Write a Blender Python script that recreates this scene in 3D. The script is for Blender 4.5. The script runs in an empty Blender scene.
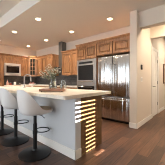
import bpy, bmesh, math, random
from mathutils import Vector, Matrix
random.seed(7)
PI = math.pi
R = math.radians
S = bpy.context.scene
COL = S.collection

# ---------------------------------------------------------------- camera, world, sun, big lights, exposure
cam = bpy.data.cameras.new('camera'); camo = bpy.data.objects.new('camera', cam); COL.objects.link(camo)
camo.location = (0, 0, 1.10); camo.rotation_euler = (R(90), 0, R(-49))
cam.sensor_width = 36; cam.lens = 30.24; cam.shift_y = -1.5/165; cam.clip_start = 0.02
S.camera = camo
S.cycles.filter_width = 1.0

w = bpy.data.worlds.new('sky'); S.world = w; w.use_nodes = True
w.node_tree.nodes['Background'].inputs[0].default_value = (0.75, 0.87, 1, 1)
w.node_tree.nodes['Background'].inputs[1].default_value = 3.4

def light(name, kind, loc, energy, col=(1, 1, 1), rot=None, aim=None, **kw):
    d = bpy.data.lights.new(name, kind); d.energy = energy; d.color = col
    for k, v in kw.items(): setattr(d, k, v)
    o = bpy.data.objects.new(name, d); COL.objects.link(o); o.location = loc
    if aim is not None: o.rotation_euler = Vector(aim).to_track_quat('-Z', 'Y').to_euler()
    return o
SUN_DIR = Vector((-0.20, 0.93, -0.30)).normalized()
light('sun', 'SUN', (1, -6, 5), 62.0, (1, 0.98, 0.95), aim=SUN_DIR, angle=R(0.3))
# daylight outside each of the living-room windows
WEST_WIN = [(-0.4, 1.3), (2.2, 4.0), (4.55, 5.15), (5.3, 6.12), (6.3, 6.76)]
for (a, b) in WEST_WIN:
    light('window_daylight', 'AREA', (-4.75, (a+b)/2, 1.45), 13*(b-a), (0.90, 0.95, 1.0), aim=(1, 0, 0),
          shape='RECTANGLE', size=b-a, size_y=2.1)
S.view_settings.view_transform = 'Standard'; S.view_settings.look = 'None'
S.view_settings.exposure = 0.48; S.view_settings.gamma = 1.0; S.view_settings.use_curve_mapping = False

# ---------------------------------------------------------------- materials
def lin(c):
    return tuple(((v/255)/12.92 if v/255 <= 0.04045 else ((v/255+0.055)/1.055)**2.4) for v in c) + (1,)
def mat(name, c, rough=0.5, metal=0.0, **kw):
    m = bpy.data.materials.new(name); m.use_nodes = True
    b = m.node_tree.nodes['Principled BSDF']
    b.inputs['Base Color'].default_value = lin(c); b.inputs['Roughness'].default_value = rough; b.inputs['Metallic'].default_value = metal
    for k, v in kw.items(): b.inputs[k.replace('_', ' ')].default_value = v
    return m
def nodes(m):
    nt = m.node_tree; return nt, nt.nodes, nt.links, nt.nodes['Principled BSDF']
def ramp(nt, fac, stops):
    r = nt.nodes.new('ShaderNodeValToRGB'); e = r.color_ramp.elements
    while len(e) < len(stops): e.new(0.5)
    for i, (p, c) in enumerate(stops): e[i].position = p; e[i].color = lin(c)
    nt.links.new(fac, r.inputs[0]); return r.outputs[0]
def coords(nt, kind='Object', scale=(1, 1, 1), rot=(0, 0, 0)):
    t = nt.nodes.new('ShaderNodeTexCoord'); mp = nt.nodes.new('ShaderNodeMapping')
    mp.inputs['Scale'].default_value = scale; mp.inputs['Rotation'].default_value = rot
    nt.links.new(t.outputs[kind], mp.inputs[0]); return mp.outputs[0]
def noise(nt, vec, scale, detail=4, rough=0.55, dist=0.0):
    n = nt.nodes.new('ShaderNodeTexNoise'); n.inputs['Scale'].default_value = scale; n.inputs['Detail'].default_value = detail
    n.inputs['Roughness'].default_value = rough; n.inputs['Distortion'].default_value = dist
    nt.links.new(vec, n.inputs['Vector']); return n.outputs['Fac']
def bump(nt, fac, strength, dist=0.01):
    b = nt.nodes.new('ShaderNodeBump'); b.inputs['Strength'].default_value = strength; b.inputs['Distance'].default_value = dist
    nt.links.new(fac, b.inputs['Height']); nt.links.new(b.outputs[0], nt.nodes['Principled BSDF'].inputs['Normal'])

def wood_mat(name, a, b, c, scale=(9, 9, 1.2), rough=0.38):
    m = mat(name, b, rough); nt, N, L, P = nodes(m)
    f = noise(nt, coords(nt, 'Object', scale), 3.0, 6, 0.6, 0.6)
    L.new(ramp(nt, f, [(0.30, a), (0.5, b), (0.72, c)]), P.inputs['Base Color']); bump(nt, f, 0.08, 0.003)
    return m
M = {}
M['oak'] = wood_mat('honey_oak', (110, 72, 43), (150, 104, 66), (180, 132, 88))
M['oak_dark'] = wood_mat('brown_oak', (92, 64, 36), (112, 81, 48), (130, 98, 62))
M['board'] = wood_mat('board_wood', (136, 94, 70), (164, 118, 92), (180, 136, 108), (1.5, 12, 12), 0.5)
M['wall'] = mat('warm_paint', (222, 209, 193), 0.85)
nt, N, L, P = nodes(M['wall']); bump(nt, noise(nt, coords(nt), 90, 3), 0.06, 0.003)
M['ceil'] = mat('ceiling_paint', (230, 222, 210), 0.9)
nt, N, L, P = nodes(M['ceil']); bump(nt, noise(nt, coords(nt), 60, 3), 0.1, 0.004)
M['trim'] = mat('white_trim', (236, 230, 222), 0.4)
M['pony'] = mat('island_grey_paint', (206, 206, 206), 0.75)
# floor planks running along X
m = M['floor'] = mat('dark_planks', (78, 54, 42), 0.34); nt, N, L, P = nodes(m)
v = coords(nt, 'Object')
bk = N.new('ShaderNodeTexBrick'); L.new(v, bk.inputs['Vector'])
bk.inputs['Scale'].default_value = 1.0; bk.inputs['Brick Width'].default_value = 1.3; bk.inputs['Row Height'].default_value = 0.15
bk.inputs['Mortar Size'].default_value = 0.003; bk.offset = 0.37; bk.inputs['Bias'].default_value = 0
bk.inputs['Color1'].default_value = lin((82, 56, 41)); bk.inputs['Color2'].default_value = lin((140, 100, 74)); bk.inputs['Mortar'].default_value = lin((38, 26, 20))
g = noise(nt, coords(nt, 'Object', (1.2, 14, 1)), 2.2, 7, 0.62, 0.8)
g2 = ramp(nt, g, [(0.3, (120, 112, 108)), (0.55, (205, 198, 194)), (0.75, (255, 250, 246))])
mx = N.new('ShaderNodeMix'); mx.data_type = 'RGBA'; mx.blend_type = 'MULTIPLY'; mx.inputs['Factor'].default_value = 0.85
L.new(bk.outputs['Color'], mx.inputs['A']); L.new(g2, mx.inputs['B']); L.new(mx.outputs['Result'], P.inputs['Base Color'])
bump(nt, g, 0.06, 0.003)
# granite
m = M['granite'] = mat('pale_granite', (226, 218, 204), 0.28); nt, N, L, P = nodes(m)
f = noise(nt, coords(nt), 26, 8, 0.75, 0.4); f2 = noise(nt, coords(nt), 3.2, 4, 0.6, 1.2)
c1 = ramp(nt, f, [(0.28, (200, 194, 184)), (0.40, (240, 230, 214)), (0.62, (250, 242, 229))])
c2 = ramp(nt, f2, [(0.35, (236, 231, 224)), (0.6, (255, 253, 249))])
mx = N.new('ShaderNodeMix'); mx.data_type = 'RGBA'; mx.blend_type = 'MULTIPLY'; mx.inputs['Factor'].default_value = 0.8
L.new(c1, mx.inputs['A']); L.new(c2, mx.inputs['B']); L.new(mx.outputs['Result'], P.inputs['Base Color'])
# slate tile backsplash
def tile_mat(name, rot):
    m = mat(name, (78, 76, 76), 0.35); nt, N, L, P = nodes(m)
    bk = N.new('ShaderNodeTexBrick'); L.new(coords(nt, 'Object', (1, 1, 1), rot), bk.inputs['Vector'])
    bk.inputs['Scale'].default_value = 1.0; bk.inputs['Brick Width'].default_value = 0.15; bk.inputs['Row Height'].default_value = 0.075
    bk.inputs['Mortar Size'].default_value = 0.003
    bk.inputs['Color1'].default_value = lin((66, 64, 62)); bk.inputs['Color2'].default_value = lin((86, 83, 80)); bk.inputs['Mortar'].default_value = lin((104, 100, 96))
    L.new(bk.outputs['Color'], P.inputs['Base Color']); return m
M['tile_x'] = tile_mat('slate_tile_side', (0, R(90), R(90)))
M['tile_y'] = tile_mat('slate_tile_back', (R(90), 0, 0))
# brushed steel
m = M['steel'] = mat('brushed_steel', (204, 202, 200), 0.16, 1.0); nt, N, L, P = nodes(m)
f = noise(nt, coords(nt, 'Object', (2, 2, 60)), 6, 3); 
f2 = noise(nt, coords(nt, 'Object', (13, 13, 0.3)), 1.0, 2.5)
b1 = N.new('ShaderNodeBump'); b1.inputs['Strength'].default_value = 0.65; b1.inputs['Distance'].default_value = 0.05; L.new(f2, b1.inputs['Height'])
L.new(b1.outputs[0], P.inputs['Normal'])
M['steel_satin'] = mat('satin_steel', (206, 200, 194), 0.5, 0.9)
M['steel_oven'] = mat('oven_steel', (164, 157, 150), 0.42, 0.95)
M['steel_hood'] = mat('hood_steel', (112, 107, 102), 0.4, 0.9)
M['steel_dark'] = mat('dark_steel', (150, 147, 144), 0.3, 1.0)
M['chrome'] = mat('brushed_nickel', (206, 202, 196), 0.18, 1.0)
M['black'] = mat('black_satin', (18, 18, 19), 0.32)
M['black_metal'] = mat('black_powder_coat', (14, 14, 15), 0.42)
M['oven_glass'] = mat('oven_black_glass', (26, 24, 24), 0.06)
M['white_plastic'] = mat('white_shell', (238, 234, 229), 0.42)
M['tan'] = mat('tan_pad', (206, 186, 160), 0.7)
M['ceramic'] = mat('white_ceramic', (240, 236, 230), 0.2)
M['pink'] = mat('pink_glaze', (206, 160, 142), 0.3)
M['red'] = mat('russet_glaze', (150, 74, 52), 0.35)
M['leaf'] = mat('leaf_green', (142, 148, 124), 0.6)
M['stem'] = mat('stem_brown', (92, 88, 62), 0.7)
M['petal'] = mat('white_petal', (226, 222, 208), 0.6)
M['dark_cab'] = mat('cabinet_inside', (42, 36, 30), 0.8)
M['frame_wood'] = mat('frame_brown', (104, 70, 46), 0.4)
M['picture'] = mat('pale_print', (206, 190, 168), 0.7)
M['door_white'] = mat('door_white', (240, 234, 226), 0.4)
M['slat'] = mat('blind_slat', (235, 230, 222), 0.6)
M['curtain'] = mat('linen_curtain', (196, 184, 168), 0.9)
M['water'] = mat('clear_water', (240, 246, 244), 0.02, 0, Transmission_Weight=1.0, IOR=1.33)
M['glass'] = mat('clear_glass', (244, 248, 246), 0.03, 0, Transmission_Weight=1.0, IOR=1.45)
M['cab_glass'] = mat('cabinet_pane', (92, 98, 82), 0.06, 0, Transmission_Weight=0.75, IOR=1.3)
M['lamp'] = mat('lamp_glow', (255, 236, 205), 0.5, 0, Emission_Color=lin((255, 226, 186)), Emission_Strength=14.0)
M['display'] = mat('oven_display', (30, 32, 34), 0.1)

# ---------------------------------------------------------------- mesh helpers
def B(): return bmesh.new()
def box(bm, x0, x1, y0, y1, z0, z1, bev=0.0, seg=2):
    vs = [bm.verts.new((x, y, z)) for x in (x0, x1) for y in (y0, y1) for z in (z0, z1)]
    q = [(0, 1, 3, 2), (4, 6, 7, 5), (0, 4, 5, 1), (2, 3, 7, 6), (0, 2, 6, 4), (1, 5, 7, 3)]
    fs = [bm.faces.new([vs[i] for i in f]) for f in q]
    if bev:
        es = list({e for f in fs for e in f.edges})
        bmesh.ops.bevel(bm, geom=es, offset=bev, segments=seg, affect='EDGES', profile=0.5)
    return bm
def lathe(bm, prof, c=(0, 0, 0), n=32, cap=True):
    rings = []
    for r, z in prof:
        if r < 1e-5: rings.append([bm.verts.new((c[0], c[1], c[2]+z))])
        else: rings.append([bm.verts.new((c[0]+r*math.cos(2*PI*i/n), c[1]+r*math.sin(2*PI*i/n), c[2]+z)) for i in range(n)])
    for a, b in zip(rings, rings[1:]):
        for i in range(n):
            j = (i+1) % n
            if len(a) == 1 and len(b) > 1: bm.faces.new((a[0], b[i], b[j]))
            elif len(b) == 1 and len(a) > 1: bm.faces.new((a[i], b[0], a[j]))
            elif len(a) > 1: bm.faces.new((a[i], b[i], b[j], a[j]))
    if cap:
        for rg in (rings[0], rings[-1]):
            if len(rg) > 1: bm.faces.new(rg)
    return bm
def tube(bm, pts, rad, n=10, closed=False):
    pts = [Vector(p) for p in pts]; k = len(pts); rings = []
    up = Vector((0, 0, 1)); prev = None
    for i, p in enumerate(pts):
        if closed: t = (pts[(i+1) % k]-pts[i-1])
        else: t = pts[min(i+1, k-1)]-pts[max(i-1, 0)]
        t.normalize()
        if prev is None:
            a = t.cross(up)
            if a.length < 1e-3: a = t.cross(Vector((1, 0, 0)))
        else: a = prev - t*prev.dot(t)
        a.normalize(); prev = a; b = t.cross(a)
        rr = rad[i] if isinstance(rad, (list, tuple)) else rad
        rings.append([bm.verts.new(p + a*rr*math.cos(2*PI*j/n) + b*rr*math.sin(2*PI*j/n)) for j in range(n)])
    rng = range(k if closed else k-1)
    for i in rng:
        r0, r1 = rings[i], rings[(i+1) % k]
        for j in range(n):
            bm.faces.new((r0[j], r0[(j+1) % n], r1[(j+1) % n], r1[j]))
    if not closed: bm.faces.new(rings[0]); bm.faces.new(rings[-1])
    return bm
def prism(bm, poly, z0, z1):
    a = [bm.verts.new((x, y, z0)) for x, y in poly]; b = [bm.verts.new((x, y, z1)) for x, y in poly]
    bm.faces.new(a); bm.faces.new(b); n = len(poly)
    for i in range(n): bm.faces.new((a[i], a[(i+1) % n], b[(i+1) % n], b[i]))
    return bm
def obj(name, bm, material, parent=None, smooth=False, loc=None):
    bmesh.ops.recalc_face_normals(bm, faces=bm.faces)
    me = bpy.data.meshes.new(name); bm.to_mesh(me); bm.free()
    me.materials.append(M[material] if isinstance(material, str) else material)
    if smooth:
        for p in me.polygons: p.use_smooth = True
        if hasattr(me, 'set_sharp_from_angle'): me.set_sharp_from_angle(angle=R(45))
    o = bpy.data.objects.new(name, me); COL.objects.link(o)
    if parent: o.parent = parent
    if loc: o.location = loc
    return o
def tag(o, label, cat, group=None):
    o['label'] = label; o['category'] = cat
    if group: o['group'] = group
    return o
def thing(name, label, cat, loc=(0, 0, 0), rz=0, group=None):
    o = bpy.data.objects.new(name, None); COL.objects.link(o); o.empty_display_size = 0.1
    o.location = loc; o.rotation_euler = (0, 0, rz); return tag(o, label, cat, group)
def struct(name, bm, m, parent=None, smooth=False):
    o = obj(name, bm, m, parent, smooth); o['kind'] = 'structure'; return o
def dup(root, loc, label, rz=None):
    r = root.copy(); COL.objects.link(r); r.location = loc; r['label'] = label
    if rz is not None: r.rotation_euler = (0, 0, rz)
    def rec(a, b):
        for ch in list(a.children):
            c = ch.copy(); COL.objects.link(c); c.parent = b; rec(ch, c)
    rec(root, r); return r

# ---------------------------------------------------------------- the room
XW, YB, CZ = 4.03, 6.81, 2.74          # fridge-wall plane, back-wall plane, kitchen ceiling
XS = 1.57                               # where the kitchen ceiling drops from the living room's
struct('floor', box(B(), -4.6, 9.2, -1.75, 6.95, -0.1, 0), 'floor')
struct('ceiling', box(B(), XS, 9.2, -1.75, 6.95, CZ, 3.06), 'ceil')
struct('ceiling.001', box(B(), -4.6, 9.2, -1.75, 6.95, 3.06, 3.2), 'ceil')
struct('wall_back', box(B(), -4.5, XW+0.12, YB, YB+0.12, 0, 3.06), 'wall')
struct('wall_right', box(B(), XW, XW+0.12, 1.31, YB, 0, CZ), 'wall')
bm = B()
box(bm, 3.22, 4.50, 1.15, 1.31, 0, CZ); box(bm, 5.20, 9.0, 1.15, 1.31, 0, CZ); box(bm, 4.50, 5.20, 1.15, 1.31, 2.06, CZ)
struct('wall_hallway', bm, 'wall')
struct('wall_header', box(B(), 3.38, 3.56, -1.6, 1.15, 2.37, CZ), 'wall')
struct('wall_archway', box(B(), 4.30, 4.45, -1.6, 1.15, 2.33, CZ), 'wall')
struct('wall_end', box(B(), 9.0, 9.12, -1.6, 1.31, 0, CZ), 'wall')
# wall towards the side window, with one narrow opening
WX0, WX1, WZ0, WZ1, WY = 2.03, 2.535, 0.86, 1.85, -1.6
bm = B()
box(bm, -4.5, WX0, WY-0.12, WY, 0, 3.06); box(bm, WX1, 9.0, WY-0.12, WY, 0, 3.06)
box(bm, WX0, WX1, WY-0.12, WY, 0, WZ0); box(bm, WX0, WX1, WY-0.12, WY, WZ1, 3.06)
struct('wall_front', bm, 'wall')
# window wall of the living room
bm = B(); ys = [-1.6]
for a, b in WEST_WIN: ys += [a, b]
ys.append(YB)
for i in range(0, len(ys), 2): box(bm, -4.62, -4.5, ys[i], ys[i+1], 0, 3.06)
for a, b in WEST_WIN:
    box(bm, -4.62, -4.5, a, b, 0, 0.35 if a < 4 else 0.05); box(bm, -4.62, -4.5, a, b, 3.0, 3.06)
struct('wall_left', bm, 'wall')
for i, (a, b) in enumerate(WEST_WIN):
    bm = B(); zb = 0.35 if a < 4 else 0.05
    for (y0, y1, z0, z1) in ((a, a+.04, zb, 3.0), (b-.04, b, zb, 3.0), (a, b, zb, zb+.05), (a, b, 2.95, 3.0), (a, b, 1.5, 1.54)):
        box(bm, -4.60, -4.53, y0, y1, z0, z1)
    struct('window_%d' % (i+2), bm, 'trim')
bm = B()
for (x0, x1, z0, z1) in ((WX0-.05, WX0, WZ0-.05, WZ1+.05), (WX1, WX1+.05, WZ0-.05, WZ1+.05), (WX0, WX1, WZ0-.05, WZ0), (WX0, WX1, WZ1, WZ1+.05)):
    box(bm, x0, x1, WY, WY+0.02, z0, z1)
win = struct('window_1', bm, 'trim')
nsl = int((WZ1-WZ0)/0.064)
sb = B(); box(sb, 0.004, WX1-WX0-0.004, -0.031, 0.031, -0.0015, 0.0015)
for k in range(nsl):
    if k == 0: slat0 = s = struct('slat', sb, 'slat', win); s.rotation_euler = (R(29), 0, 0)
    else: s = slat0.copy(); COL.objects.link(s); s.parent = win
    s.location = (WX0, WY-0.06, WZ0+0.032+k*0.064)
struct('head_rail', box(B(), WX0+0.002, WX1-0.002, WY-0.085, WY-0.035, WZ1-0.03, WZ1-0.002), 'slat', win)
struct('sun_mask', box(B(), WX0, WX0+0.24, WY-0.02, WY-0.002, WZ0, WZ0+0.57), 'trim', win)  # unseen panel added to cut the sun patch low on the island end

# baseboards
struct('baseboard_hallway', box(B(), 3.205, 4.43, 1.135, 1.15, 0, 0.12, 0.004), 'trim')
struct('baseboard_hallway.001', box(B(), 5.27, 9.0, 1.135, 1.15, 0, 0.12, 0.004), 'trim')
struct('baseboard_stub', box(B(), 3.205, 3.22, 1.15, 1.325, 0, 0.12, 0.004), 'trim')
# backsplash
struct('trim_backsplash', box(B(), XW-0.012, XW, 3.21, YB-0.012, 0.92, 1.60), 'tile_x')
struct('trim_backsplash.001', box(B(), 2.31, XW-0.012, YB-0.012, YB, 0.92, 1.60), 'tile_y')

# hall door in the hallway wall
dr = struct('door_1', box(B(), 4.506, 5.194, 1.156, 1.196, 0.01, 2.055, 0.002), 'door_white')
bm = B()
for (z0, z1) in ((0.2, 0.95), (1.1, 1.9)):
    for (x0, x1) in ((4.62, 4.82), (4.88, 5.08)):
        box(bm, x0, x1, 1.151, 1.157, z0, z1, 0.004)
p = struct('door_panels', bm, 'door_white', dr)
bm = B()
box(bm, 4.435, 4.515, 1.138, 1.15, 0, 2.05); box(bm, 5.185, 5.265, 1.138, 1.15, 0, 2.05); box(bm, 4.435, 5.265, 1.138, 1.15, 2.05, 2.13)
struct('door_casing', bm, 'trim', dr)
bm = B(); lathe(bm, [(0, -0.004), (0.028, -0.004), (0.028, 0.004), (0, 0.004)], n=16)
bmesh.ops.rotate(bm, verts=bm.verts, matrix=Matrix.Rotation(R(90), 3, 'X')); bmesh.ops.translate(bm, verts=bm.verts, vec=(4.60, 1.160, 0.94))
tube(bm, [(4.60, 1.16, 0.94), (4.60, 1.11, 0.94), (4.615, 1.10, 0.94), (4.72, 1.10, 0.94)], 0.009)
struct('door_handle', bm, 'steel_dark', dr, True)
for z in (0.35, 1.05, 1.75):
    struct('door_hinge', box(B(), 5.160, 5.185, 1.145, 1.164, z-.05, z+.05), 'steel_dark', dr)

# wall plates and picture in the hall
t = thing('thermostat', 'small dark thermostat on the cream hallway wall above the light switch', 'thermostat', (3.53, 1.15, 1.44))
obj('housing', box(B(), -0.045, 0.045, -0.022, 0, -0.06, 0.06, 0.006), 'black', t); obj('screen', box(B(), -0.03, 0.03, -0.024, -0.0215, -0.01, 0.04), 'steel_dark', t)
t = thing('light_switch', 'white rocker light switch plate on the cream hallway wall', 'light switch', (3.55, 1.15, 1.14))
obj('plate', box(B(), -0.06, 0.06, -0.007, 0, -0.06, 0.06, 0.003), 'trim', t)
for x in (-0.025, 0.025): obj('rocker', box(B(), x-0.016, x+0.016, -0.013, -0.006, -0.032, 0.032, 0.002), 'ceramic', t)
t = thing('picture_frame', 'brown framed pale picture hanging on the wall past the hall door', 'picture', (6.02, 1.15, 1.0))
bm = B(); box(bm, 0, 0.05, -0.03, 0, 0, 0.76); box(bm, 0.60, 0.65, -0.03, 0, 0, 0.76); box(bm, 0.05, 0.60, -0.03, 0, 0, 0.05); box(bm, 0.05, 0.60, -0.03, 0, 0.71, 0.76)
obj('frame', bm, 'frame_wood', t); obj('print', box(B(), 0.05, 0.60, -0.012, 0, 0.05, 0.71), 'picture', t)

# ---------------------------------------------------------------- cabinets
def door_bm(x0, x1, z0, z1, y=-0.022, glass=False):
    bm = B(); r = 0.06
    if not glass: box(bm, x0+r-0.01, x1-r+0.01, -0.004, -0.001, z0+r-0.01, z1-r+0.01)
    for a in ((x0, x0+r, z0, z1), (x1-r, x1, z0, z1), (x0+r, x1-r, z0, z0+r), (x0+r, x1-r, z1-r, z1)):
        box(bm, a[0], a[1], y, -0.001, a[2], a[3], 0.004, 1)
    if not glass and x1-x0 > 0.2 and z1-z0 > 0.2:      # raised centre field
        i, j = r+0.026, r+0.048
        o = [(x0+i, z0+i), (x1-i, z0+i), (x1-i, z1-i), (x0+i, z1-i)]; n = [(x0+j, z0+j), (x1-j, z0+j), (x1-j, z1-j), (x0+j, z1-j)]
        a = [bm.verts.new((p[0], -0.004, p[1])) for p in o]; b = [bm.verts.new((p[0], -0.030, p[1])) for p in n]
        for k in range(4): bm.faces.new((a[k], a[(k+1) % 4], b[(k+1) % 4], b[k]))
        bm.faces.new(b)
    return bm
def crown_bm(w, d, h, ends):
    bm = B()
    prof = [(0.0, h-0.02), (-0.030, h-0.02), (-0.034, h+0.0), (-0.048, h+0.025), (-0.070, h+0.045), (-0.075, h+0.055), (-0.075, h+0.07), (0.0, h+0.07)]
    a = [bm.verts.new((-(0.0), y, z)) for y, z in prof]; b = [bm.verts.new((w, y, z)) for y, z in prof]
    n = len(prof)
    for i in range(n): bm.faces.new((a[i], a[(i+1) % n], b[(i+1) % n], b[i]))
    bm.faces.new(a); bm.faces.new(b)
    box(bm, 0, w, 0, d, h, h+0.068)
    return bm
def cabinet(label, loc, rz, w, d, h, doors, crown=True, name='wall_cabinet', group=None, drawers=(), toe=False, body=None):
    t = thing(name, label, 'cabinet', loc, rz, group)
    bm = B()
    if body: body(bm)
    else: box(bm, 0, w, 0, d, 0.1 if toe else 0, h)
    if toe: box(bm, 0, w, 0.06, d, 0, 0.1)
    obj('body', bm, 'oak', t)
    for (x0, x1, z0, z1) in doors: obj('door', door_bm(x0+.010, x1-.010, z0+.010, z1-.010, y=-0.034), 'oak', t)
    for (x0, x1, z0, z1) in drawers: obj('drawer', box(B(), x0+.003, x1-.003, -0.021, -0.001, z0+.003, z1-.003, 0.005), 'oak', t)
    if crown: obj('crown_moulding', crown_bm(w, d, h, 0), 'oak', t)
    return t
RZ = R(-90)      # cabinets on the fridge wall: local +x runs towards the camera (world -Y)
UZ, UH = 1.33, 0.88     # uppers: bottom, height -> body top 2.21, crown to 2.28
# back wall (faces -Y)
YF = 6.48
def tall(bm): box(bm, 0, 0.72, 0, 0.31, 0, 2.21)
cabinet('tall oak pantry cabinet standing left of the built-in microwave', (1.565, YF, 0), 0, 0.72, 0.31, 2.21,
        [(0, 0.36, 1.1, 2.2), (0.36, 0.72, 1.1, 2.2), (0, 0.36, 0.1, 1.09), (0.36, 0.72, 0.1, 1.09)], name='pantry_cabinet', body=tall)
cabinet('short two-door oak wall cabinet directly above the microwave', (2.29, YF, 1.885), 0, 0.695, 0.32, 0.325, [(0, 0.345, 0, .325), (0.345, 0.695, 0, .325)])
cabinet('narrow oak wall cabinet between the microwave and the glass corner cabinet', (2.99, YF, UZ), 0, 0.39, 0.32, UH, [(0.01, 0.385, 0, UH)])
# glass-door corner cabinet
tc = thing('corner_cabinet', 'oak corner wall cabinet with a paned glass door', 'cabinet', (3.40, YF-0.005, UZ), R(-45))
def c2l(x, y):
    v = Matrix.Rotation(R(45), 2) @ Vector((x-3.40, y-(YF-0.005))); return v.x, v.y
CH = 0.93
poly = [(3.40, YF-0.005), (3.685, 6.19), (4.015, 6.19), (4.015, 6.795), (3.40, 6.795)]
bm = B(); lp = [c2l(*p) for p in poly]
prism(bm, lp, 0, 0.02); prism(bm, lp, CH-0.02, CH)
for i in range(1, 5):
    p0, p1 = Vector(lp[i]), Vector(lp[(i+1) % 5]); n = Vector((-(p1-p0).y, (p1-p0).x)).normalized()*0.012
    prism(bm, [p0, p1, p1+n, p0+n], 0.02, CH-0.02)
obj('body', bm, 'oak', tc)
cw = Vector(lp[1]).length
obj('face_frame', door_bm(0, cw, 0, CH, y=-0.002, glass=True), 'oak', tc)
d = obj('door', door_bm(0.035, cw-0.035, 0.02, CH-0.02, y=-0.024, glass=True), 'oak', tc)
bm = B(); gx0, gx1, gz0, gz1 = 0.095, cw-0.095, 0.08, CH-0.08
box(bm, (gx0+gx1)/2-0.009, (gx0+gx1)/2+0.009, -0.021, -0.008, gz0, gz1)
for k in range(1, 4):
    z = gz0+(gz1-gz0)*k/4; box(bm, gx0, gx1, -0.020, -0.009, z-0.009, z+0.009)
obj('muntins', bm, 'oak', d)
obj('glass_pane', box(B(), gx0, gx1, -0.008, -0.004, gz0, gz1), 'cab_glass', d)
for z in (0.32, 0.6): obj('shelf', prism(B(), [(0.06, 0.03), (cw-0.06, 0.03), (cw-0.02, 0.28), (0.02, 0.28)], z, z+0.015), 'oak', tc)
bm = B(); box(bm, -0.02, cw+0.02, -0.045, 0.0, CH, CH+0.075, 0.01)
obj('crown_moulding', bm, 'oak', tc)

# fridge wall uppers
XU = 3.70
cabinet('three-door oak wall cabinet between the glass corner cabinet and range hood', (XU, 6.185, UZ), RZ, 1.265, 0.315, UH,
        [(0, 0.42, 0, UH), (0.42, 0.84, 0, UH), (0.84, 1.265, 0, UH)])
cabinet('two-door oak wall cabinet right of the range hood, beside the wall oven', (XU, 4.30, UZ), RZ, 1.10, 0.315, UH, [(0, 0.55, 0, UH), (0.55, 1.10, 0, UH)])
# oven tower
XT = 3.385
def tower(bm):
    box(bm, 0, 0.83, 0, 0.63, 1.78, 2.21); box(bm, 0, 0.83, 0, 0.63, 0.1, 0.42); box(bm, 0, 0.83, 0.06, 0.63, 0, 0.1)
    box(bm, 0, 0.02, 0, 0.63, 0.42, 1.78); box(bm, 0.81, 0.83, 0, 0.63, 0.42, 1.78)
cabinet('tall oak cabinet built around the wall oven', (XT, 3.195, 0), RZ, 0.83, 0.63, 2.21,
        [(0.0, 0.415, 1.79, 2.205), (0.415, 0.83, 1.79, 2.205)], name='oven_cabinet', body=tower, drawers=[(0, 0.83, 0.12, 0.41)])
# cabinet above the fridge
cabinet('two-door oak cabinet over the steel fridge', (XT, 2.36, 1.835), RZ, 1.035, 0.63, 0.375, [(0, 0.52, 0, .37), (0.52, 1.035, 0, .37)])

# base cabinets and worktops
cabinet('oak base cabinet run under the cooktop beside the wall oven', (3.42, 6.16, 0), RZ, 2.955, 0.595, 0.88,
        [(k*0.4925, (k+1)*0.4925, 0.12, 0.68) for k in range(6)], crown=False, name='base_cabinet', toe=True, drawers=[(k*0.4925, (k+1)*0.4925, 0.69, 0.87) for k in range(6)])
cabinet('oak base cabinet run along the back wall under the microwave', (2.295, 6.19, 0), 0, 1.115, 0.605, 0.88,
        [(k*0.5575, (k+1)*0.5575, 0.12, 0.68) for k in range(2)], crown=False, name='base_cabinet', toe=True, drawers=[(k*0.5575, (k+1)*0.5575, 0.69, 0.87) for k in range(2)])
bm = B(); prism(bm, [(2.295, 6.16), (3.39, 6.16), (3.39, 3.20), (4.015, 3.20), (4.015, 6.795), (2.295, 6.795)], 0.882, 0.92)
tag(obj('worktop', bm, 'granite'), 'pale granite worktop running along the kitchen walls behind the island', 'worktop')
t = thing('cooktop', 'black gas cooktop on the wall worktop below the hood', 'cooktop', (3.70, 4.60, 0.921))
obj('plate', box(B(), -0.25, 0.25, -0.31, 0.31, 0, 0.012, 0.004), 'oven_glass', t)
for (x, y) in ((-0.1, -0.18), (-0.1, 0.18), (0.13, -0.18), (0.13, 0.18)):
    bm = B(); lathe(bm, [(0, 0.012), (0.045, 0.012), (0.045, 0.022), (0.03, 0.028), (0, 0.028)], (x, y, 0), 16); obj('burner', bm, 'black_metal', t, True)
for y in (-0.155, 0.155):
    bm = B()
    for yy in (-0.12, 0, 0.12): box(bm, -0.2, 0.2, y+yy-0.006, y+yy+0.006, 0.034, 0.046)
    for xx in (-0.19, 0, 0.19): box(bm, xx-0.006, xx+0.006, y-0.13, y+0.13, 0.012, 0.045)
    obj('grate', bm, 'black_metal', t)

# range hood: chimney, motor box and curved glass canopy
t = thing('range_hood', 'steel chimney range hood with curved glass canopy over the cooktop', 'range hood', (XW-0.012, 4.60, 1.56))
obj('chimney', box(B(), -0.25, 0, -0.19, 0.02, 0.14, CZ-1.56, 0.004), 'steel_hood', t)
obj('motor_box', box(B(), -0.30, 0, -0.22, 0.22, 0.03, 0.14, 0.01), 'steel_hood', t)
bm = B(); n = 14; top = []; bot = []
for i in range(n+1):
    u = -1+2*i/n; y = 0.285*u; z = 0.135-0.13*u*u
    top.append([bm.verts.new((x, y, z)) for x in (-0.46, -0.02)]); bot.append([bm.verts.new((x, y, z-0.008)) for x in (-0.46, -0.02)])
for i in range(n):
    bm.faces.new((top[i][0], top[i][1], top[i+1][1], top[i+1][0])); bm.faces.new((bot[i][0], bot[i+1][0], bot[i+1][1], bot[i][1]))
    bm.faces.new((top[i][0], top[i+1][0], bot[i+1][0], bot[i][0])); bm.faces.new((top[i][1], bot[i][1], bot[i+1][1], top[i+1][1]))
bm.faces.new((top[0][0], bot[0][0], bot[0][1], top[0][1])); bm.faces.new((top[n][0], top[n][1], bot[n][1], bot[n][0]))
obj('glass_canopy', bm, 'glass', t, True)

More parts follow.
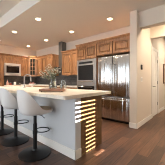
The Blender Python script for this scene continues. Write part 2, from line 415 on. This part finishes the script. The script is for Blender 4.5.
# built-in microwave
t = thing('microwave', 'built-in steel microwave with dark window under the short cabinet', 'microwave', (2.29, 6.42, 1.34))
obj('body', box(B(), 0.005, 0.69, 0.0, 0.36, 0, 0.54, 0.004), 'steel_satin', t)
bm = B()
for a in ((0.0, 0.695, 0.44, 0.54), (0.0, 0.695, 0, 0.12), (0.0, 0.07, 0.12, 0.44), (0.625, 0.695, 0.12, 0.44)): box(bm, a[0], a[1], -0.03, -0.001, a[2], a[3], 0.005)
obj('trim_frame', bm, 'steel_satin', t)
d = obj('door', box(B(), 0.075, 0.62, -0.022, -0.001, 0.125, 0.435, 0.003), 'oven_glass', t)
bm = B(); tube(bm, [(0.11, -0.02, 0.40), (0.11, -0.055, 0.40), (0.58, -0.055, 0.40), (0.58, -0.02, 0.40)], 0.008); obj('handle', bm, 'chrome', d, True)

# wall oven
t = thing('wall_oven', 'steel double wall oven with black windows built into the tall cabinet', 'oven', (XT, 3.17, 0.425), RZ)
W = 0.78
obj('body', box(B(), 0.005, W-0.005, 0.002, 0.58, 0, 1.35), 'steel_dark', t)
bm = B()
box(bm, 0, 0.05, -0.02, 0, 0, 1.35); box(bm, W-0.075, W, -0.02, 0, 0, 1.35); box(bm, 0.05, W-0.075, -0.02, 0, 1.31, 1.35); box(bm, 0.05, W-0.075, -0.02, 0, 0, 0.03)
obj('trim_frame', bm, 'steel_oven', t)
pn = obj('control_panel', box(B(), 0.055, W-0.08, -0.024, 0, 1.20, 1.305, 0.003), 'steel_oven', t)
obj('display', box(B(), 0.10, W-0.13, -0.026, -0.0235, 1.22, 1.285), 'display', pn)
for (z0, z1, zh) in ((0.68, 1.195, 0.64), (0.04, 0.52, 0.50)):
    if z0 > 0.5:
        d = obj('door', box(B(), 0.055, W-0.08, -0.035, 0, 0.53, z1, 0.004), 'steel_oven', t)
        obj('window', box(B(), 0.075, W-0.10, -0.038, -0.034, 0.705, z1-0.025), 'oven_glass', d)
        bm = B(); tube(bm, [(0.09, -0.035, 0.66), (0.09, -0.075, 0.66), (W-0.115, -0.075, 0.66), (W-0.115, -0.035, 0.66)], 0.011)
        obj('handle', bm, 'chrome', d, True)
    else:
        d = obj('door', box(B(), 0.055, W-0.08, -0.035, 0, z0, z1, 0.004), 'oven_glass', t)
        bm = B(); tube(bm, [(0.09, -0.035, 0.49), (0.09, -0.07, 0.49), (W-0.115, -0.07, 0.49), (W-0.115, -0.035, 0.49)], 0.010)
        obj('handle', bm, 'chrome', d, True)

# fridge
t = thing('fridge', 'stainless french-door fridge with bottom freezer drawer standing beside the hallway wall', 'fridge', (3.36, 2.335, 0), RZ)
FW = 0.965
obj('body', box(B(), 0.01, FW-0.01, 0.075, 0.66, 0.03, 1.785, 0.004), 'steel_dark', t)
obj('toe_grille', box(B(), 0.02, FW-0.02, 0.06, 0.10, 0.0, 0.06), 'black', t)
def fdoor(x0, x1, z0, z1, name='door'): return obj(name, box(B(), x0, x1, 0, 0.07, z0, z1, 0.012, 3), 'steel', t, True)
for (x0, x1, hx) in ((0.005, FW/2-0.006, FW/2-0.045), (FW/2+0.006, FW-0.005, FW/2+0.045)):
    d = fdoor(x0, x1, 0.69, 1.785)
    bm = B(); tube(bm, [(hx, 0.003, 0.80), (hx, -0.045, 0.80), (hx, -0.05, 0.84), (hx, -0.05, 1.52), (hx, -0.045, 1.56), (hx, 0.003, 1.56)], 0.012)
    obj('handle', bm, 'steel', d, True)
d = fdoor(0.005, FW-0.005, 0.065, 0.66, 'freezer_drawer')
bm = B(); tube(bm, [(0.05, 0.003, 0.60), (0.05, -0.05, 0.60), (FW-0.05, -0.05, 0.60), (FW-0.05, 0.003, 0.60)], 0.014)
obj('handle', bm, 'steel', d, True)

# ---------------------------------------------------------------- island
IX0, IX1, IY0, IY1 = 1.395, 2.06, 1.345, 4.62
t = thing('kitchen_island', 'kitchen island with grey painted seating side and brown wood end', 'island', (IX0, IY0, 0))
obj('knee_wall', box(B(), 0, 0.112, 0, IY1-IY0, 0, 0.885), 'pony', t)
bm = B()
box(bm, 0.113, IX1-IX0, 0.015, IY1-IY0, 0.09, 0.885); box(bm, 0.113, IX1-IX0-0.06, 0.02, IY1-IY0, 0, 0.09)
obj('body', bm, 'oak_dark', t)
bm = B()
box(bm, 0.113, 0.175, 0.0, 0.014, 0.0, 0.885); box(bm, IX1-IX0-0.075, IX1-IX0, 0.0, 0.014, 0.0, 0.885)
box(bm, 0.175, IX1-IX0-0.075, 0.006, 0.014, 0.0, 0.885)
obj('end_panel', bm, 'oak_dark', t)
bm = B(); box(bm, -0.016, 0, -0.016, IY1-IY0, 0, 0.13, 0.005); box(bm, -0.016, 0.112, -0.016, 0, 0, 0.13, 0.005)
obj('baseboard', bm, 'trim', t)
for k in range(5):
    y0 = 0.03+k*0.64; bm = door_bm(y0, y0+0.63, 0.12, 0.87)
    bmesh.ops.rotate(bm, verts=bm.verts, matrix=Matrix.Rotation(R(90), 3, 'Z')); bmesh.ops.translate(bm, verts=bm.verts, vec=(IX1-IX0, 0, 0))
    obj('door', bm, 'oak_dark', t)
def rounded(x0, x1, y0, y1, r, n=6):
    pts = []
    for cx, cy, a in ((x1-r, y1-r, 0), (x0+r, y1-r, 90), (x0+r, y0+r, 180), (x1-r, y0+r, 270)):
        for i in range(n+1):
            q = R(a+90*i/n); pts.append((cx+r*math.cos(q), cy+r*math.sin(q)))
    return pts
bm = B(); prism(bm, rounded(1.045, 2.10, 1.165, 4.68, 0.05), 0.887, 0.93)
tag(obj('island_countertop', bm, 'granite', smooth=False), 'pale granite slab with rounded corners on top of the kitchen island', 'countertop')

# faucet
t = thing('faucet', 'tall gooseneck kitchen faucet in brushed metal on the island', 'faucet', (1.70, 3.45, 0.93))
bm = B(); lathe(bm, [(0.032, 0), (0.032, 0.012), (0.022, 0.02), (0.02, 0.09), (0.017, 0.1)], n=20); obj('base', bm, 'chrome', t, True)
dx, dy = 0.63, -0.77
pts = [(0, 0, 0.08), (0, 0, 0.25)]
for i in range(1, 13):
    a = PI*i/12; pts.append((dx*0.085*(1-math.cos(a)), dy*0.085*(1-math.cos(a)), 0.25+0.085*math.sin(a)))
bm = B(); tube(bm, pts, 0.0135, 12); obj('spout', bm, 'steel_dark', t, True)
e = pts[-1]; bm = B(); lathe(bm, [(0.014, 0), (0.019, -0.02), (0.019, -0.085), (0.014, -0.09)], e, 16); obj('spray_head', bm, 'steel_dark', t, True)
bm = B(); tube(bm, [(0, 0, 0.07), (-0.05, 0.045, 0.085), (-0.09, 0.08, 0.11)], 0.007, 8); obj('lever', bm, 'chrome', t, True)

# bowl
t = thing('footed_bowl', 'white footed bowl of reddish fruit behind the faucet', 'bowl', (1.93, 3.47, 0.93))
bm = B(); lathe(bm, [(0.0, 0), (0.045, 0), (0.03, 0.012), (0.022, 0.03), (0.05, 0.045), (0.085, 0.075), (0.095, 0.10), (0.09, 0.10), (0.078, 0.078), (0.04, 0.055), (0, 0.05)], n=32)
obj('bowl', bm, 'ceramic', t, True)
for i, (x, y, z) in enumerate(((-0.038, 0.02, 0.098), (0.038, 0.012, 0.098), (0.0, -0.04, 0.098))):
    bm = B(); lathe(bm, [(0, 0.026), (0.010, 0.033), (0.024, 0.027), (0.034, 0.0), (0.026, -0.024), (0.01, -0.032), (0, -0.03)], (0, 0, 0), 18)
    o = obj('fruit', bm, 'red', None, True, (1.93+x, 3.47+y, 0.93+z))
    tag(o, 'round reddish fruit lying in the white footed bowl', 'fruit', 'fruit in the footed bowl')

# cutting board, vase, jar and flowers
t = thing('cutting_board', 'thick brown wooden board under the flower vase on the island', 'cutting board', (1.40, 1.86, 0.93), R(-49))
bm = B(); box(bm, -0.195, 0.195, -0.125, 0.105, 0.008, 0.045, 0.006); obj('board', bm, 'board', t)
for x in (-0.16, 0.16):
    for y in (-0.09, 0.07): obj('foot', lathe(B(), [(0.012, 0), (0.012, 0.009)], (x, y, 0), 10), 'black_metal', t)
BZ = 0.9755
def vase(label, name, x, y, prof, water, sc=1.2):
    t = thing(name, label, 'vase' if 'vase' in name else 'jar', (x, y, BZ))
    prof = [(r*sc, z*sc) for r, z in prof]; water = [(r*sc, z*sc) for r, z in water]
    bm = B(); lathe(bm, prof, n=32, cap=False); obj('glass', bm, 'glass', t, True)
    bm = B(); lathe(bm, water, n=28); obj('water', bm, 'water', t, True)
    return t
VX, VY = 1.43, 1.90
vase('clear glass vase of white blossoms standing on the wooden board', 'glass_vase', VX, VY,
     [(0, 0), (0.052, 0), (0.056, 0.01), (0.050, 0.06), (0.036, 0.12), (0.034, 0.15), (0.046, 0.175), (0.042, 0.175), (0.030, 0.15), (0.032, 0.12), (0.045, 0.06), (0.050, 0.015), (0, 0.010)],
     [(0, 0.011), (0.048, 0.016), (0.0435, 0.06), (0.035, 0.10), (0, 0.10)])
vase('short clear glass jar beside the flower vase on the board', 'glass_jar', 1.52, 1.755,
     [(0, 0), (0.036, 0), (0.040, 0.008), (0.040, 0.085), (0.034, 0.105), (0.036, 0.12), (0.032, 0.12), (0.030, 0.105), (0.036, 0.084), (0.036, 0.012), (0, 0.008)],
     [(0, 0.009), (0.0345, 0.013), (0.0345, 0.05), (0, 0.05)])
rt = Vector((math.sin(R(41)), -math.cos(R(41)), 0)); dp = Vector((math.cos(R(41)), math.sin(R(41)), 0))
specs = [(-0.17, -0.03, 0.27), (-0.12, 0.05, 0.33), (-0.13, -0.06, 0.22), (-0.06, 0.0, 0.37), (-0.04, -0.06, 0.28), (0.02, 0.05, 0.33), (0.05, -0.05, 0.26),
         (0.09, 0.02, 0.30), (-0.19, 0.03, 0.20), (0.00, -0.07, 0.22), (-0.085, 0.07, 0.25)]
def blossom_bm(c, r, k):
    bm = B()
    for i in range(k):
        th = random.uniform(0, 2*PI); ph = math.acos(random.uniform(-0.7, 1)); n = Vector((math.sin(ph)*math.cos(th), math.sin(ph)*math.sin(th), math.cos(ph)))
        p = c + n*r*random.uniform(0.55, 1.0); a = n.orthogonal().normalized(); b = n.cross(a); s = random.uniform(0.007, 0.013)
        rot = random.uniform(0, PI)
        ctr = bm.verts.new(p - n*0.003); ring = []
        for q in range(10):
            ang = rot+2*PI*q/10; rr = s*(1.0 if q % 2 == 0 else 0.6)
            ring.append(bm.verts.new(p + a*rr*math.cos(ang) + b*rr*math.sin(ang) + n*0.005))
        for q in range(10): bm.faces.new((ctr, ring[q], ring[(q+1) % 10]))
    return bm
BP = Vector((VX, VY, BZ))
bq = thing('flower_bouquet', 'loose bouquet of small white blossoms and grey-green leaves in the glass vase', 'flowers', BP)
for i, (s, f, h) in enumerate(specs):
    end = rt*s + dp*f + Vector((0, 0, h)); a0 = rt*(s*0.06) + dp*(f*0.06) + Vector((0, 0, 0.02)); mid = rt*(s*0.12)+dp*(f*0.12)+Vector((0, 0, 0.17))
    pts = []
    for k in range(9):
        u = k/8; pts.append(a0*(1-u)**2 + mid*2*u*(1-u)*1.0 + end*u*u)
    bm = B(); tube(bm, pts, 0.0022, 6); t = obj('stem', bm, 'stem', bq)
    obj('blossom', blossom_bm(end, 0.05, 14), 'petal', t)
    bm = B()
    for k in range(9):
        u = 0.5+0.06*k; p = a0*(1-u)**2 + mid*2*u*(1-u) + end*u*u
        dr_ = Vector((random.uniform(-1, 1), random.uniform(-1, 1), random.uniform(-0.1, 0.7))).normalized(); sd = dr_.cross(Vector((0, 0, 1))).normalized()
        L_ = random.uniform(0.05, 0.085); q = [p, p+dr_*L_*0.45+sd*L_*0.3+Vector((0, 0, .004)), p+dr_*L_, p+dr_*L_*0.45-sd*L_*0.3+Vector((0, 0, .004))]
        vs = [bm.verts.new(x) for x in q]; bm.faces.new((vs[0], vs[1], vs[2])); bm.faces.new((vs[0], vs[2], vs[3]))
    obj('leaf', bm, 'leaf', t)

# things on the back worktop
t = thing('glaze_bottle', 'pink ceramic bottle with a grey stopper on the back worktop', 'bottle', (2.42, 6.45, 0.92))
bm = B(); lathe(bm, [(0, 0), (0.045, 0), (0.058, 0.04), (0.05, 0.11), (0.022, 0.16), (0.018, 0.21), (0.022, 0.215), (0, 0.215)], n=24); obj('bottle', bm, 'pink', t, True)
bm = B(); lathe(bm, [(0, 0.215), (0.018, 0.216), (0.022, 0.235), (0.014, 0.25), (0, 0.252)], n=16); obj('stopper', bm, 'steel_dark', t, True)
t = thing('spice_jar', 'low russet jar beside the pink bottle on the back worktop', 'jar', (2.53, 6.40, 0.92))
bm = B(); lathe(bm, [(0, 0), (0.04, 0), (0.048, 0.03), (0.045, 0.08), (0.036, 0.095), (0, 0.095)], n=24); obj('jar', bm, 'red', t, True)
bm = B(); lathe(bm, [(0.038, 0.095), (0.038, 0.11), (0, 0.115)], n=20); obj('lid', bm, 'steel_dark', t, True)
t = thing('canister', 'white lidded canister on the back worktop nearest the corner', 'canister', (2.74, 6.45, 0.92))
bm = B(); lathe(bm, [(0, 0), (0.045, 0), (0.05, 0.01), (0.05, 0.12), (0.045, 0.13), (0, 0.13)], n=24); obj('jar', bm, 'ceramic', t, True)
bm = B(); lathe(bm, [(0.047, 0.13), (0.047, 0.145), (0.012, 0.15), (0.012, 0.165), (0, 0.17)], n=20); obj('lid', bm, 'frame_wood', t, True)

# ---------------------------------------------------------------- bar stools
def make_stool(label, loc):
    t = thing('bar_stool', label, 'bar stool', loc, 0, 'bar stools along the island')
    bm = B(); lathe(bm, [(0, 0), (0.235, 0), (0.235, 0.010), (0.21, 0.020), (0.10, 0.040), (0.045, 0.055), (0.034, 0.075), (0, 0.075)], n=48); obj('base', bm, 'black_metal', t, True)
    bm = B(); lathe(bm, [(0, 0.07), (0.030, 0.07), (0.030, 0.45), (0.024, 0.455), (0.024, 0.597), (0, 0.597)], n=24); obj('pole', bm, 'black_metal', t, True)
    bm = B(); pts = []
    for i in range(28):
        a = 2*PI*i/28; pts.append((0.125+0.105*math.cos(a), 0.115*math.sin(a), 0.325))
    tube(bm, pts, 0.009, 8, True); tube(bm, [(0.0, 0, 0.325), (0.02, 0, 0.325)], 0.010, 8); lathe(bm, [(0.036, 0.30), (0.036, 0.35)], n=20)
    obj('footrest', bm, 'black_metal', t, True)
    bm = B(); tube(bm, [(0.02, -0.005, 0.585), (0.07, -0.07, 0.575), (0.10, -0.10, 0.53)], 0.006, 8); obj('lever', bm, 'black_metal', t, True)
    # tub shell: open rim slopes from a tall back (-x) down to the front (+x)
    def rim(c):            # c = cos(angle): tall rounded back dropping quickly to low arms
        c = math.copysign(abs(c)**0.68, c); x = 0.250*c if c < 0 else 0.262*c
        if x > 0.03: return 0.668 - 0.012*(x-0.03)/0.232
        u = (x+0.250)/0.280
        return 0.668 + 0.312*min(1.0, (1-u)*1.06)**1.05
    nA, nT = 44, 12
    def shell(off, t1=1.0):
        grid = []
        for k in range(nT+1):
            q = k/nT*t1; row = []
            for i in range(nA):
                a = 2*PI*i/nA; c, s_ = math.cos(a), math.sin(a)
                rz = rim(c); 
                if q < 0.5: rr = q/0.5*0.72; zz = 0.0 + 0.05*(q/0.5)**2
                else:
                    v = (q-0.5)/0.5; rr = 0.72+0.28*math.sin(v*PI/2)**0.8; zz = 0.05+0.95*v**1.5
                base = 0.598
                c2 = math.copysign(abs(c)**0.68, c); s2 = math.copysign(abs(s_)**0.72, s_)
                X = (0.262 if c > 0 else 0.250)*c2*rr; Y = (0.195 + 0.01*c)*s2*rr
                lean = 0.0
                row.append((X, Y, base + (rz-base)*zz + lean, rr))
            grid.append(row)
        return grid
    g = shell(0); bm = B()
    out = [[bm.verts.new(p[:3]) for p in row] for row in g]
    inn = []
    for row in g:
        r2 = []
        for (x, y, z, rr) in row:
            d = Vector((x, y, 0)); L_ = d.length
            f = max(0, (L_-0.013)/L_) if L_ > 1e-6 else 1
            r2.append(bm.verts.new((x*f, y*f, z+0.014*(1-rr**4))))
        inn.append(r2)
    for G, fl in ((out, 0), (inn, 1)):
        for k in range(nT):
            for i in range(nA):
                j = (i+1) % nA; bm.faces.new((G[k][i], G[k][j], G[k+1][j], G[k+1][i]))
    for i in range(nA):
        j = (i+1) % nA; bm.faces.new((out[nT][i], out[nT][j], inn[nT][j], inn[nT][i]))
    bmesh.ops.remove_doubles(bm, verts=bm.verts, dist=0.0005)
    obj('seat_shell', bm, 'white_plastic', t, True)
    bm = B(); lathe(bm, [(0, 0), (0.78, 0.0), (0.95, 0.014), (1.0, 0.034), (0.93, 0.052), (0.6, 0.060), (0, 0.060)], (0, 0, 0), 40)
    for v in bm.verts: v.co.x = 0.075 + v.co.x*0.19; v.co.y *= 0.172; v.co.z = 0.636 + v.co.z*0.85
    obj('seat_pad', bm, 'tan', t, True)
    return t
st = make_stool('white tub bar stool nearest the end of the island, tan pad showing', (1.12, 1.93, 0))
dup(st, (1.12, 2.60, 0), 'white tub bar stool, middle one of the row along the island')
dup(st, (1.12, 3.27, 0), 'white tub bar stool standing third from the island end')

# ---------------------------------------------------------------- recessed ceiling lights
def downlight(label, x, y):
    t = thing('recessed_light', label, 'ceiling light', (x, y, CZ), 0, 'recessed lights in the kitchen ceiling')
    bm = B(); lathe(bm, [(0.058, -0.003), (0.085, -0.006), (0.09, 0.0), (0.058, 0.0), (0.058, -0.003)], n=32, cap=False); obj('trim_ring', bm, 'trim', t, True)
    bm = B(); lathe(bm, [(0, -0.004), (0.057, -0.004), (0.057, -0.001), (0, -0.001)], n=32); obj('diffuser', bm, 'lamp', t)
    l = light('bulb', 'SPOT', (0, 0, -0.02), 84.0, (1.0, 0.88, 0.74), spot_size=R(150), spot_blend=0.9, shadow_soft_size=0.05)
    l.parent = t
    return t
GX = (2.0, 3.24); GY = (1.86, 3.30, 4.75, 6.2)
for i, x in enumerate(GX):
    for j, y in enumerate(GY):
        where = ('over the island, ' if i == 0 else 'along the fridge wall, ')
        downlight('round lit recessed ceiling light %s%s' % (where, ['first', 'second', 'third', 'fourth'][j] + ' from the hallway'), x, y)
# hallway lamp (ceiling light out of view behind the header)
light('hall_lamp', 'AREA', (3.95, 0.25, CZ-0.02), 23, (1, 0.86, 0.68), aim=(0, 0, -1), shape='DISK', size=0.25)
light('hall_lamp', 'AREA', (5.8, 0.2, CZ-0.02), 36, (1, 0.88, 0.72), aim=(0, 0, -1), shape='DISK', size=0.25)
